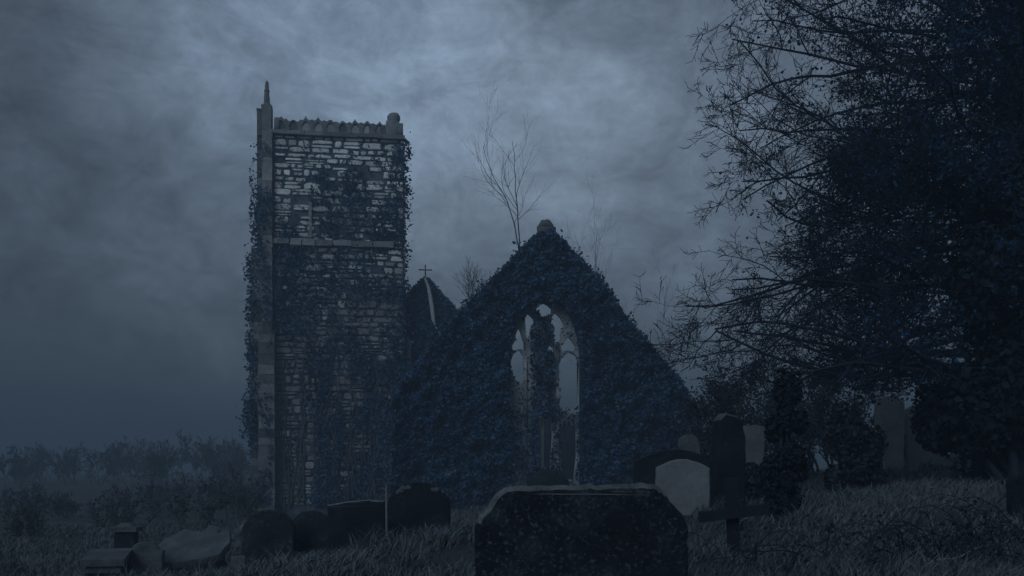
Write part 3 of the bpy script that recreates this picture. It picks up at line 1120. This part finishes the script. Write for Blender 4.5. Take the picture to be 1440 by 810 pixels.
def tree_parts(root, segs, mat, tmin):
    S = np.array(segs)
    big = S[S[:, 8] <= tmin]; small = S[S[:, 8] > tmin]
    Vt, Ft = tubes(big[:, :8], 7)
    obj('trunk', mesh_uniform('trunk', Vt, Ft, smooth=True), mat, root)
    return small


# --- great tree on the right
TAY = 13.5
tx = X(1425, TAY); tz = gz(tx, TAY)
bt = empty('bare_tree', (0, 0, 0))
tag(bt, 'huge dark tangled tree spreading its twigs over the right half of the churchyard', 'tree')
R = np.random.default_rng(21)
segs = []; tips = []
p = np.array([tx, TAY, tz - .2]); d = unit(np.array([-.03, 0, 1.])); r = .42
trunk = []
for i in range(30):
    d = unit(d + R.normal(0, .035, 3) + np.array([0, 0, .02])); q = p + d * .38
    segs.append((*p, *q, r * (1 + .35 * max(0, 2 - i)), r * .972 * (1 + .35 * max(0, 1 - i)), 0)); trunk.append((p.copy(), r)); p = q; r *= .968
limbs = []
for k in range(40):
    zi = int(R.uniform(4, 28)); p0, rr = trunk[zi]
    az = R.uniform(105, 285) if k % 4 else R.uniform(-75, 105)
    hgt = zi / 28
    el = R.uniform(-6, 34) + (18 if hgt > .6 else 0)
    dv = np.array([math.cos(math.radians(az)) * math.cos(math.radians(el)), math.sin(math.radians(az)) * math.cos(math.radians(el)), math.sin(math.radians(el))])
    Ln = R.uniform(3.2, 4.9) * (1 - .25 * abs(hgt - .45))
    if dv[1] < -.7: Ln *= .75
    limbs.append((p0, dv, Ln, rr * R.uniform(.10, .2)))
for k in range(30):
    zi = int(R.uniform(7, 29)); p0, rr = trunk[zi]
    az = R.uniform(60, 300); el = R.uniform(-10, 40)
    dv = np.array([math.cos(math.radians(az)) * math.cos(math.radians(el)), math.sin(math.radians(az)) * math.cos(math.radians(el)), math.sin(math.radians(el))])
    limbs.append((p0, dv, R.uniform(1.8, 3.0), rr * .12))
# limbs that reach far to the left over the path
for (py, dz, Ln) in ((95, .10, 4.3), (10, .18, 4.1), (150, .02, 4.6), (230, .05, 4.7), (300, -.04, 4.5), (360, -.06, 4.4), (420, -.02, 4.2), (60, -.1, 4.1), (200, -.12, 4.3), (330, .1, 4.3), (-30, .12, 4.0), (20, -.06, 4.2), (-70, -.15, 4.0), (390, .0, 5.0), (440, .02, 4.8), (410, -.05, 4.6), (260, .0, 5.0), (130, -.05, 5.0), (350, .03, 5.0), (460, .05, 4.6)):
    zz = Z(py + 60, TAY); j = min(len(trunk) - 1, max(0, int((zz - tz) / .38)))
    limbs.append((trunk[j][0], unit(np.array([-1, R.uniform(-.45, .45), dz])), Ln * .92, trunk[j][1] * .12))
for (p0, dv, Ln, rr) in limbs:
    grow(p0, dv, Ln, rr, 1, 4, segs, tips, R, .13, -.004, .34, 9, (.30, .52), .12, (28, 70))
# the crown is browsed off level above the graves
segs = [q for q in segs if q[8] < 1 or min(q[2], q[5]) > 2.55 + .25 * nz(q[0] * 1.3, q[1] * 1.3, 2.0)]
small = tree_parts(bt, segs, M['bark'], 2)
thick = np.maximum(small[:, 6:8], .0038)
Vt, Ft = tubes(np.c_[small[:, :6], thick], 3)
cr = obj('crown', mesh_uniform('crown', Vt, Ft), M['bark'], bt)
# shrivelled leaves and ivy held on the twigs, thicker towards the trunk
tp = small[:, 3:6]
wgt = np.clip((tp[:, 0] - X(985, TAY)) / (X(1260, TAY) - X(985, TAY)), .05, 1)
cl = np.array([.5 + .9 * nz(a * .8, b_ * .8, c * .8) for a, b_, c in tp])
selm = R.random(len(tp)) < wgt ** 2.2 * np.clip(cl, .05, 1.0) * np.where(tp[:, 0] > X(1180, TAY), .5, .32)
lp = np.repeat(tp[selm], 3, 0); lp = lp + R.normal(0, .09, lp.shape)
PI_ = []
for (tp_, tr__) in trunk[1:29]:
    kk = 420
    a_ = R.uniform(0, 2 * np.pi, kk); q_ = tr__ + np.abs(R.normal(0, .22, kk))
    PI_.append(tp_ + np.c_[np.cos(a_) * q_, np.sin(a_) * q_, R.uniform(-.2, .2, kk)])
PI_ = np.concatenate(PI_)
leaf_mesh('ivy', PI_, R.normal(0, 1, PI_.shape) + np.array([0, 0, .3]), R.uniform(.025, .06, len(PI_)), M['twigleaf'], bt, rng=R)
leaf_mesh('leaves', lp, R.normal(0, 1, lp.shape), R.uniform(.010, .036, len(lp)), M['twigleaf'], bt, rng=R)
print('tree segs', len(segs), 'leaves', len(lp))


# --- bushes: leaves through clumped volume round a few stems
def bush(name, px, Y, wm, hm, label, cat, mat, seed, nleaf, leaf=(.03, .07), dm=None, group=None, shape='round', base=None, parts=True):
    R = np.random.default_rng(seed)
    x = X(px, Y); g0 = gz(x, Y) if base is None else base
    root = empty(name, (x, Y, g0))
    tag(root, label, cat, group)
    dm = dm or wm
    C = []
    nc = int(26 * max(1, min(3.2, wm / hm)))
    for i in range(nc):
        t = R.random()
        if shape == 'column':
            zc = hm * (.06 + .88 * t); rad = (.5 - .42 * t ** 1.8) * (.75 if t < .08 else 1)
        else:
            zc = hm * (.1 + .78 * t); rad = .5 * math.sqrt(max(.05, 1 - (t * 1.02) ** 2.2))
        a = R.uniform(0, 2 * np.pi); q = math.sqrt(R.random()) * rad
        C.append((math.cos(a) * q * wm * .85, math.sin(a) * q * dm * .85, zc, R.uniform(.10, .2)))
    C = np.array(C)
    idx = R.integers(0, nc, nleaf)
    sc = np.c_[np.full(nleaf, min(wm, hm * 1.3)), np.full(nleaf, min(dm, hm * 1.3)), np.full(nleaf, min(hm, wm * 1.4))] * C[idx, 3:4]
    v = R.normal(0, 1, (nleaf, 3)); v /= np.linalg.norm(v, axis=1, keepdims=True)
    P = C[idx, :3] + v * sc * (R.random((nleaf, 1)) ** .45) * 1.15
    P[:, 2] = np.maximum(P[:, 2], .02)
    leaf_mesh('foliage', P, v + np.array([[0, 0, .4]]), R.uniform(*leaf, nleaf), M[mat], root, spread=.6, rng=R)
    segs = []
    for i in range(9):
        c = C[R.integers(0, nc), :3]
        a = np.array([R.normal(0, wm * .04), R.normal(0, dm * .04), -.1]); m_ = (a + c) / 2 + R.normal(0, wm * .05, 3)
        r0 = .012 + .012 * hm
        segs += [(*a, *m_, r0, r0 * .7), (*m_, *c, r0 * .7, r0 * .3)]
    Vt, Ft = tubes(segs, 5)
    obj('stem', mesh_uniform('stem', Vt, Ft), M['bark'], root)
    return root


def twig_bush(px, Y, wm, hm, label, seed, nst=9, leaf=.08):
    R = np.random.default_rng(seed)
    x = X(px, Y); g0 = gz(x, Y)
    root = empty('shrub', (x, Y, g0)); tag(root, label, 'shrub')
    segs = []; tips = []
    for i in range(nst):
        a = R.uniform(0, 2 * np.pi); o_ = R.uniform(0, .35) * wm
        p = np.array([math.cos(a) * o_, math.sin(a) * o_ * .6, -.1])
        dv = unit(np.array([math.cos(a) * R.uniform(.1, .7), math.sin(a) * .5, 1.0]))
        grow(p, dv, hm * R.uniform(.7, 1.1), .016 + .008 * hm, 0, 2, segs, tips, R, .16, .05, .25, 8, (.35, .6), .2, (18, 50))
    S = np.array(segs)
    Vt, Ft = tubes(np.c_[S[:, :6], np.maximum(S[:, 6:8], .00022 * Y)], 3)
    obj('branches', mesh_uniform('branches', Vt, Ft), M['barkfar'], root)
    E = S[:, 3:6]; E = E[R.random(len(E)) < leaf]; E = np.repeat(E, 3, 0) + R.normal(0, .05, (len(E) * 3, 3))
    leaf_mesh('leaves', E, R.normal(0, 1, E.shape), R.uniform(.015, .03, len(E)) + .0006 * Y, M['shrub'], root, rng=R)
    return root


bush('yew', 1108, 11.0, .60, Z(520, 11) - gz(X(1108, 11), 11), 'narrow columnar dark yew standing among the graves', 'yew', 'yew', 31, 9000, (.018, .042), .55, shape='column')
bush('shrub', 1195, 13.5, 1.0, 1.25, 'low black shrub to the right of the columnar yew', 'shrub', 'shrub', 32, 7000, (.02, .05))
twig_bush(1172, 21.0, 1.8, 2.5, 'tall misty shrub just behind the columnar yew', 33, 14, .6)
bush('shrub', 966, 18.5, .9, 1.25, 'ragged bush against the right foot of the ivied gable', 'shrub', 'shrub', 34, 4500, (.025, .06))
bush('shrub', 1060, 13.2, .6, .55, 'small dark bush at the base of the narrow pale headstone', 'shrub', 'shrub', 35, 3500, (.02, .045))
bush('evergreen_tree', 1432, 12.6, 2.3, 4.1, 'dense black evergreen tree at the right edge', 'tree', 'yew', 36, 60000, (.03, .075), 2.6, shape='column')
twig_bush(1035, 20.0, 1.5, 2.1, 'broad hazy bush behind the pillar stone, right of the gable', 37, 14, .7)
bush('shrub', 1290, 24.0, 2.0, .9, 'low misty bush on the brow beneath the great tree', 'shrub', 'shrub', 38, 4000, (.03, .07))
twig_bush(268, 24.0, 1.0, 1.3, 'small dark rounded bush in the mist left of the tower', 39, 8)
twig_bush(175, 27.0, 2.2, 1.0, 'wide low bush behind the pedestal monument', 40, 12)
twig_bush(320, 30.0, 1.3, 1.5, 'thin bush close to the left foot of the tower', 41, 8)
twig_bush(40, 24.0, 2.6, .8, 'wide low bush at the far left edge', 42, 12)
for i, (px, Y, w_, h_, lb) in enumerate(((95, 36, 4.5, 1.1, 'wide dark bush behind the low pedestal, further back'), (10, 40, 4.5, 1.3, 'hazy bush on the left edge behind the wide low bush'),
                                  (215, 42, 4.0, 1.5, 'hazy bush midway between the left edge and the tower'), (300, 44, 3.5, 1.7, 'hazy bush growing against the tower foot'), (345, 36, 1.2, 1.6, 'twiggy bush touching the tower buttress'))):
    twig_bush(px, Y, w_, h_ * .85, lb, 80 + i, 12)

for i, (px, Y, w_, h_) in enumerate(((15, 78, 7, 3.6), (70, 92, 8, 4.6), (120, 80, 6, 3.4), (165, 95, 8, 5.2), (215, 76, 6, 3.8), (262, 90, 8, 5.4), (305, 80, 6, 4.4), (335, 88, 6, 4.6))):
    o = twig_bush(px, Y, w_, h_ * .72, 'faint bare thicket dissolving in the fog along the left horizon', 100 + i, 14, .12)
    o['group'] = 'thickets along the foggy horizon'

# --- thin bare trees beyond the church
def thin_tree(px, Y, top_py, label, seed, nlimb, spread, base_r, fork=1, lean=0.0, lowest=.35, twig=.010):
    R = np.random.default_rng(seed)
    x = X(px, Y); g0 = gz(x, Y)
    root = empty('bare_tree', (0, 0, 0)); tag(root, label, 'tree')
    H = Z(top_py, Y) - g0
    segs = []; tips = []
    p = np.array([x, Y, g0 - .2]); d = unit(np.array([lean, 0, 1.])); r = base_r
    hs_ = .70 if fork > 1 else .6
    for i in range(20):
        d = unit(d + R.normal(0, .045, 3) + np.array([0, 0, .05])); q = p + d * H * hs_ / 20
        r2_ = base_r * (1 - .55 * (i + 1) / 20)
        segs.append((*p, *q, r, r2_, 0)); p = q; r = r2_
        if fork == 1 and i > lowest * 20:
            az = R.uniform(0, 2 * np.pi)
            for e in range(2):
                dv = unit(np.array([math.cos(az + e * 2.6) * .7, math.sin(az + e * 2.6) * .7, R.uniform(.4, 1.0)]))
                grow(p, dv, H * spread * R.uniform(.6, 1.1), r * .4, 1, 3, segs, tips, R, .12, .03, .5, 5, (.35, .6), .2, (20, 50))
    for e in range(max(2, fork)):
        dv = unit(d + np.array([(-.16, .14, .05)[e % 3], R.uniform(-.2, .2), .4]))
        grow(p, dv, H * (1 - hs_) * 1.05, r * .8, 1, 3, segs, tips, R, .10, .05, .35, nlimb, (.40, .75), .22, (16, 44))
    small = tree_parts(root, segs, M['barkfar'], 0)
    Vt, Ft = tubes(np.c_[small[:, :6], np.maximum(small[:, 6:8], twig)], 3)
    obj('crown', mesh_uniform('crown', Vt, Ft), M['barkfar'], root)


thin_tree(733, 50, 205, 'slender bare tree with forked stem rising behind the gable', 61, 7, .20, .11, 2, -.02, .66, .0035)
thin_tree(850, 72, 325, 'faint bare tree right of the gable apex in the mist', 62, 8, .22, .09, 1, .02, .5, .004)
thin_tree(905, 80, 380, 'fainter bare tree between the gable and the great tree', 63, 8, .24, .09, 1, .0, .45, .004)
thin_tree(668, 55, 400, 'low twiggy tree behind the valley between the two gables', 64, 14, .3, .12, 2, .0, .4, .008)


# --- brambles in the right foreground
def bramble(px, Y, n_, label, seed, span=1.0, hgt=.3):
    R = np.random.default_rng(seed)
    x = X(px, Y); g0 = gz(x, Y)
    root = empty('bramble', (x, Y, g0)); tag(root, label, 'bramble', 'brambles in the grass')
    LP = []
    for k in range(n_):
        segs = []
        a = R.uniform(0, 2 * np.pi); Ln = R.uniform(.35, 1) * span; hh = R.uniform(.4, 1.1) * hgt
        x0, y0 = R.normal(0, span * .2), R.normal(0, span * .2); r0 = R.uniform(.0025, .005)
        pr = None; m_ = 12
        for i in range(m_ + 1):
            t = i / m_
            xx = x0 + math.cos(a) * Ln * t; yy = y0 + math.sin(a) * Ln * t * .7
            zz = gz(x + xx, Y + yy) - g0 + hh * math.sin(math.pi * min(1, t * 1.0)) ** .8 + R.normal(0, .006)
            q = (xx + R.normal(0, .006), yy, zz)
            if pr is not None:
                segs.append((*pr, *q, r0, r0 * .95)); r0 *= .96
                if R.random() < .35: 
                    e = np.array(q) + R.normal(0, .05, 3) + np.array([0, 0, .02]); segs.append((*q, *e, r0 * .6, r0 * .3)); LP.append(e)
                if R.random() < .25: LP.append(np.array(q))
            pr = q
        Vt, Ft = tubes(segs, 4)
        obj('stem', mesh_uniform('stem', Vt, Ft), M['bark'], root)
    LP = np.array(LP)
    leaf_mesh('leaves', LP, R.normal(0, 1, LP.shape) + np.array([0, 0, .7]), R.uniform(.01, .024, len(LP)), M['shrub'], root, rng=R)


bramble(1075, 6.3, 9, 'sparse bramble arching around the short dark stake', 71, .9, .22)
bramble(1180, 6.2, 12, 'bramble with the widest arch, right of the short stake', 72, 1.1, .26)
bramble(1300, 6.0, 34, 'thick dark bramble tangle in the lower right of the grass', 73, .9, .28)
bramble(1395, 6.3, 34, 'bramble tangle against the right edge below the cut off headstone', 74, .9, .34)
# long bleached stick lying over the brambles
a, b_ = at(1300, 796, 5.7), at(1425, 757, 6.0)
segs = []
for i in range(10):
    p0 = a.lerp(b_, i / 10); p1 = a.lerp(b_, (i + 1) / 10)
    j0 = Vector((0, 0, .012 * math.sin(i * 1.3))); j1 = Vector((0, 0, .012 * math.sin((i + 1) * 1.3)))
    segs.append((*(p0 - a + j0), *(p1 - a + j1), .007 - i * .0004, .0066 - i * .0004))
Vt, Ft = tubes(segs, 6)
st = obj('fallen_stick', mesh_uniform('fallen_stick', Vt, Ft, smooth=True), M['palewood']); st.location = a
tag(st, 'long pale stick lying across the thick bramble', 'stick')

# ------------------------------------------------------------------ haze
hm_ = bpy.data.materials.new('haze_air'); hm_.use_nodes = True
nt = hm_.node_tree
nt.nodes.remove(nt.nodes['Principled BSDF'])
vol = nt.nodes.new('ShaderNodeVolumePrincipled')
vol.inputs['Density'].default_value = .0078
vol.inputs['Color'].default_value = (.27, .345, .425, 1)
vol.inputs['Anisotropy'].default_value = 0.0
L(nt, vol.outputs[0], nt.nodes['Material Output'].inputs['Volume'])
zlo = float(GZ.min()) - 1.0
bpy.context.view_layer.update()
zhi = max((o.matrix_world @ Vector(c)).z for o in scene.objects if o.type == 'MESH' for c in o.bound_box) + .3
print('haze from', zlo, 'to', zhi)
mb = MB(); mb.box((0, 155, (zlo + zhi) / 2), (900, 620, zhi - zlo), .5)
hz = mb.build('haze', hm_)
tag(hz, 'thin mist filling the churchyard air', 'haze', kind='stuff')

# ------------------------------------------------------------------ sky and sun
SUN_EL, SUN_AZ = math.radians(30), math.radians(206)     # veiled sun behind the viewer; azimuth from +Y towards +X
w = bpy.data.worlds.new('World'); scene.world = w; w.use_nodes = True
nt = w.node_tree
bg = nt.nodes['Background']
sky = nt.nodes.new('ShaderNodeTexSky'); sky.sky_type = 'NISHITA'; sky.sun_disc = False
sky.sun_elevation = SUN_EL; sky.sun_rotation = SUN_AZ; sky.air_density = 1.2; sky.dust_density = 2.0
tc = nt.nodes.new('ShaderNodeTexCoord')
dirv = tc.outputs['Generated']
mp = nt.nodes.new('ShaderNodeMapping'); mp.inputs['Scale'].default_value = (1, 1, 1.5)
L(nt, dirv, mp.inputs['Vector'])
c1 = noise_tex(nt, mp.outputs['Vector'], 3.2, 9, .6, .35)
c2 = noise_tex(nt, mp.outputs['Vector'], 11.0, 8, .66, .5)
K = 1.62
cloud = ramp(nt, c1, [(.30, (.60 * K, .80 * K, 1.05 * K)), (.50, (.90 * K, 1.18 * K, 1.53 * K)), (.68, (1.25 * K, 1.63 * K, 2.10 * K))])
cloud = mix(nt, .8, cloud, ramp(nt, c2, [(.3, .56), (.7, 1.42)]), 'MULTIPLY')
c3 = noise_tex(nt, mp.outputs['Vector'], 34.0, 6, .7, 1.0)
cloud = mix(nt, .6, cloud, ramp(nt, c3, [(.3, .78), (.7, 1.2)]), 'MULTIPLY')
# thin murk lying towards the horizon
sep = nt.nodes.new('ShaderNodeSeparateXYZ'); L(nt, dirv, sep.inputs[0])
cloud = mix(nt, 1.0, cloud, ramp(nt, sep.outputs['Z'], [(0.0, .5), (.10, .72), (.22, .95), (.45, .95)]), 'MULTIPLY')
# the cloud is thinnest in one patch over the church; a heavier bank lies round it, open sky behind the viewer
sd = nt.nodes.new('ShaderNodeVectorMath'); sd.operation = 'DOT_PRODUCT'
L(nt, dirv, sd.inputs[0])
sd.inputs[1].default_value = Vector((.0, 1, .36)).normalized()
ma = nt.nodes.new('ShaderNodeMath'); ma.operation = 'MULTIPLY_ADD'
L(nt, sd.outputs['Value'], ma.inputs[0]); ma.inputs[1].default_value = .5; ma.inputs[2].default_value = .5
cloud = mix(nt, 1.0, cloud, ramp(nt, ma.outputs[0], [(0, 1.6), (.5, 1.1), (.88, .55), (.945, .46), (.978, .97), (1, 1.26)]), 'MULTIPLY')
sd2 = nt.nodes.new('ShaderNodeVectorMath'); sd2.operation = 'DOT_PRODUCT'
L(nt, dirv, sd2.inputs[0])
sd2.inputs[1].default_value = Vector((-.193, 1, .43)).normalized()
mc = nt.nodes.new('ShaderNodeMath'); mc.operation = 'MULTIPLY_ADD'
L(nt, sd2.outputs['Value'], mc.inputs[0]); mc.inputs[1].default_value = .5; mc.inputs[2].default_value = .5
cloud = mix(nt, 1.0, cloud, ramp(nt, mc.outputs[0], [(.984, (.66, .66, .66)), (.9935, (.74, .75, .75)), (.996, (.87, .89, .91)), (1, (.93, .97, 1.0))]), 'MULTIPLY')
cloud = mix(nt, 1.0, cloud, (1.5, 1.5, 1.53), 'MULTIPLY')
fin = mix(nt, .95, sky.outputs['Color'], cloud)
L(nt, fin, bg.inputs['Color'])
bg.inputs['Strength'].default_value = .1

sl = bpy.data.lights.new('sun', 'SUN'); sl.energy = 1.0; sl.angle = math.radians(30); sl.color = (.66, .83, 1.0)
so = bpy.data.objects.new('sun', sl); COL.objects.link(so)
sv = Vector((math.sin(SUN_AZ) * math.cos(SUN_EL), math.cos(SUN_AZ) * math.cos(SUN_EL), math.sin(SUN_EL)))
so.rotation_euler = sv.to_track_quat('Z', 'Y').to_euler()
so.location = (0, 0, 30)

# ------------------------------------------------------------------ camera
cam = bpy.data.cameras.new('camera'); co = bpy.data.objects.new('camera', cam); COL.objects.link(co)
co.location = (0, 0, EYE); co.rotation_euler = (math.pi / 2, 0, 0)
cam.sensor_width = 36; cam.lens = 36 * F / 1440
cam.shift_y = (HZ - 405) / 1440
cam.clip_start = .05; cam.clip_end = 2000
scene.camera = co
scene.view_settings.view_transform = 'Standard'; scene.view_settings.look = 'None'
scene.view_settings.exposure = .06; scene.view_settings.gamma = 1
scene.view_settings.use_curve_mapping = False
scene.render.engine = 'CYCLES'
scene.cycles.use_denoising = True
scene.cycles.max_bounces = 5; scene.cycles.diffuse_bounces = 2; scene.cycles.volume_bounces = 1; scene.cycles.transparent_max_bounces = 4
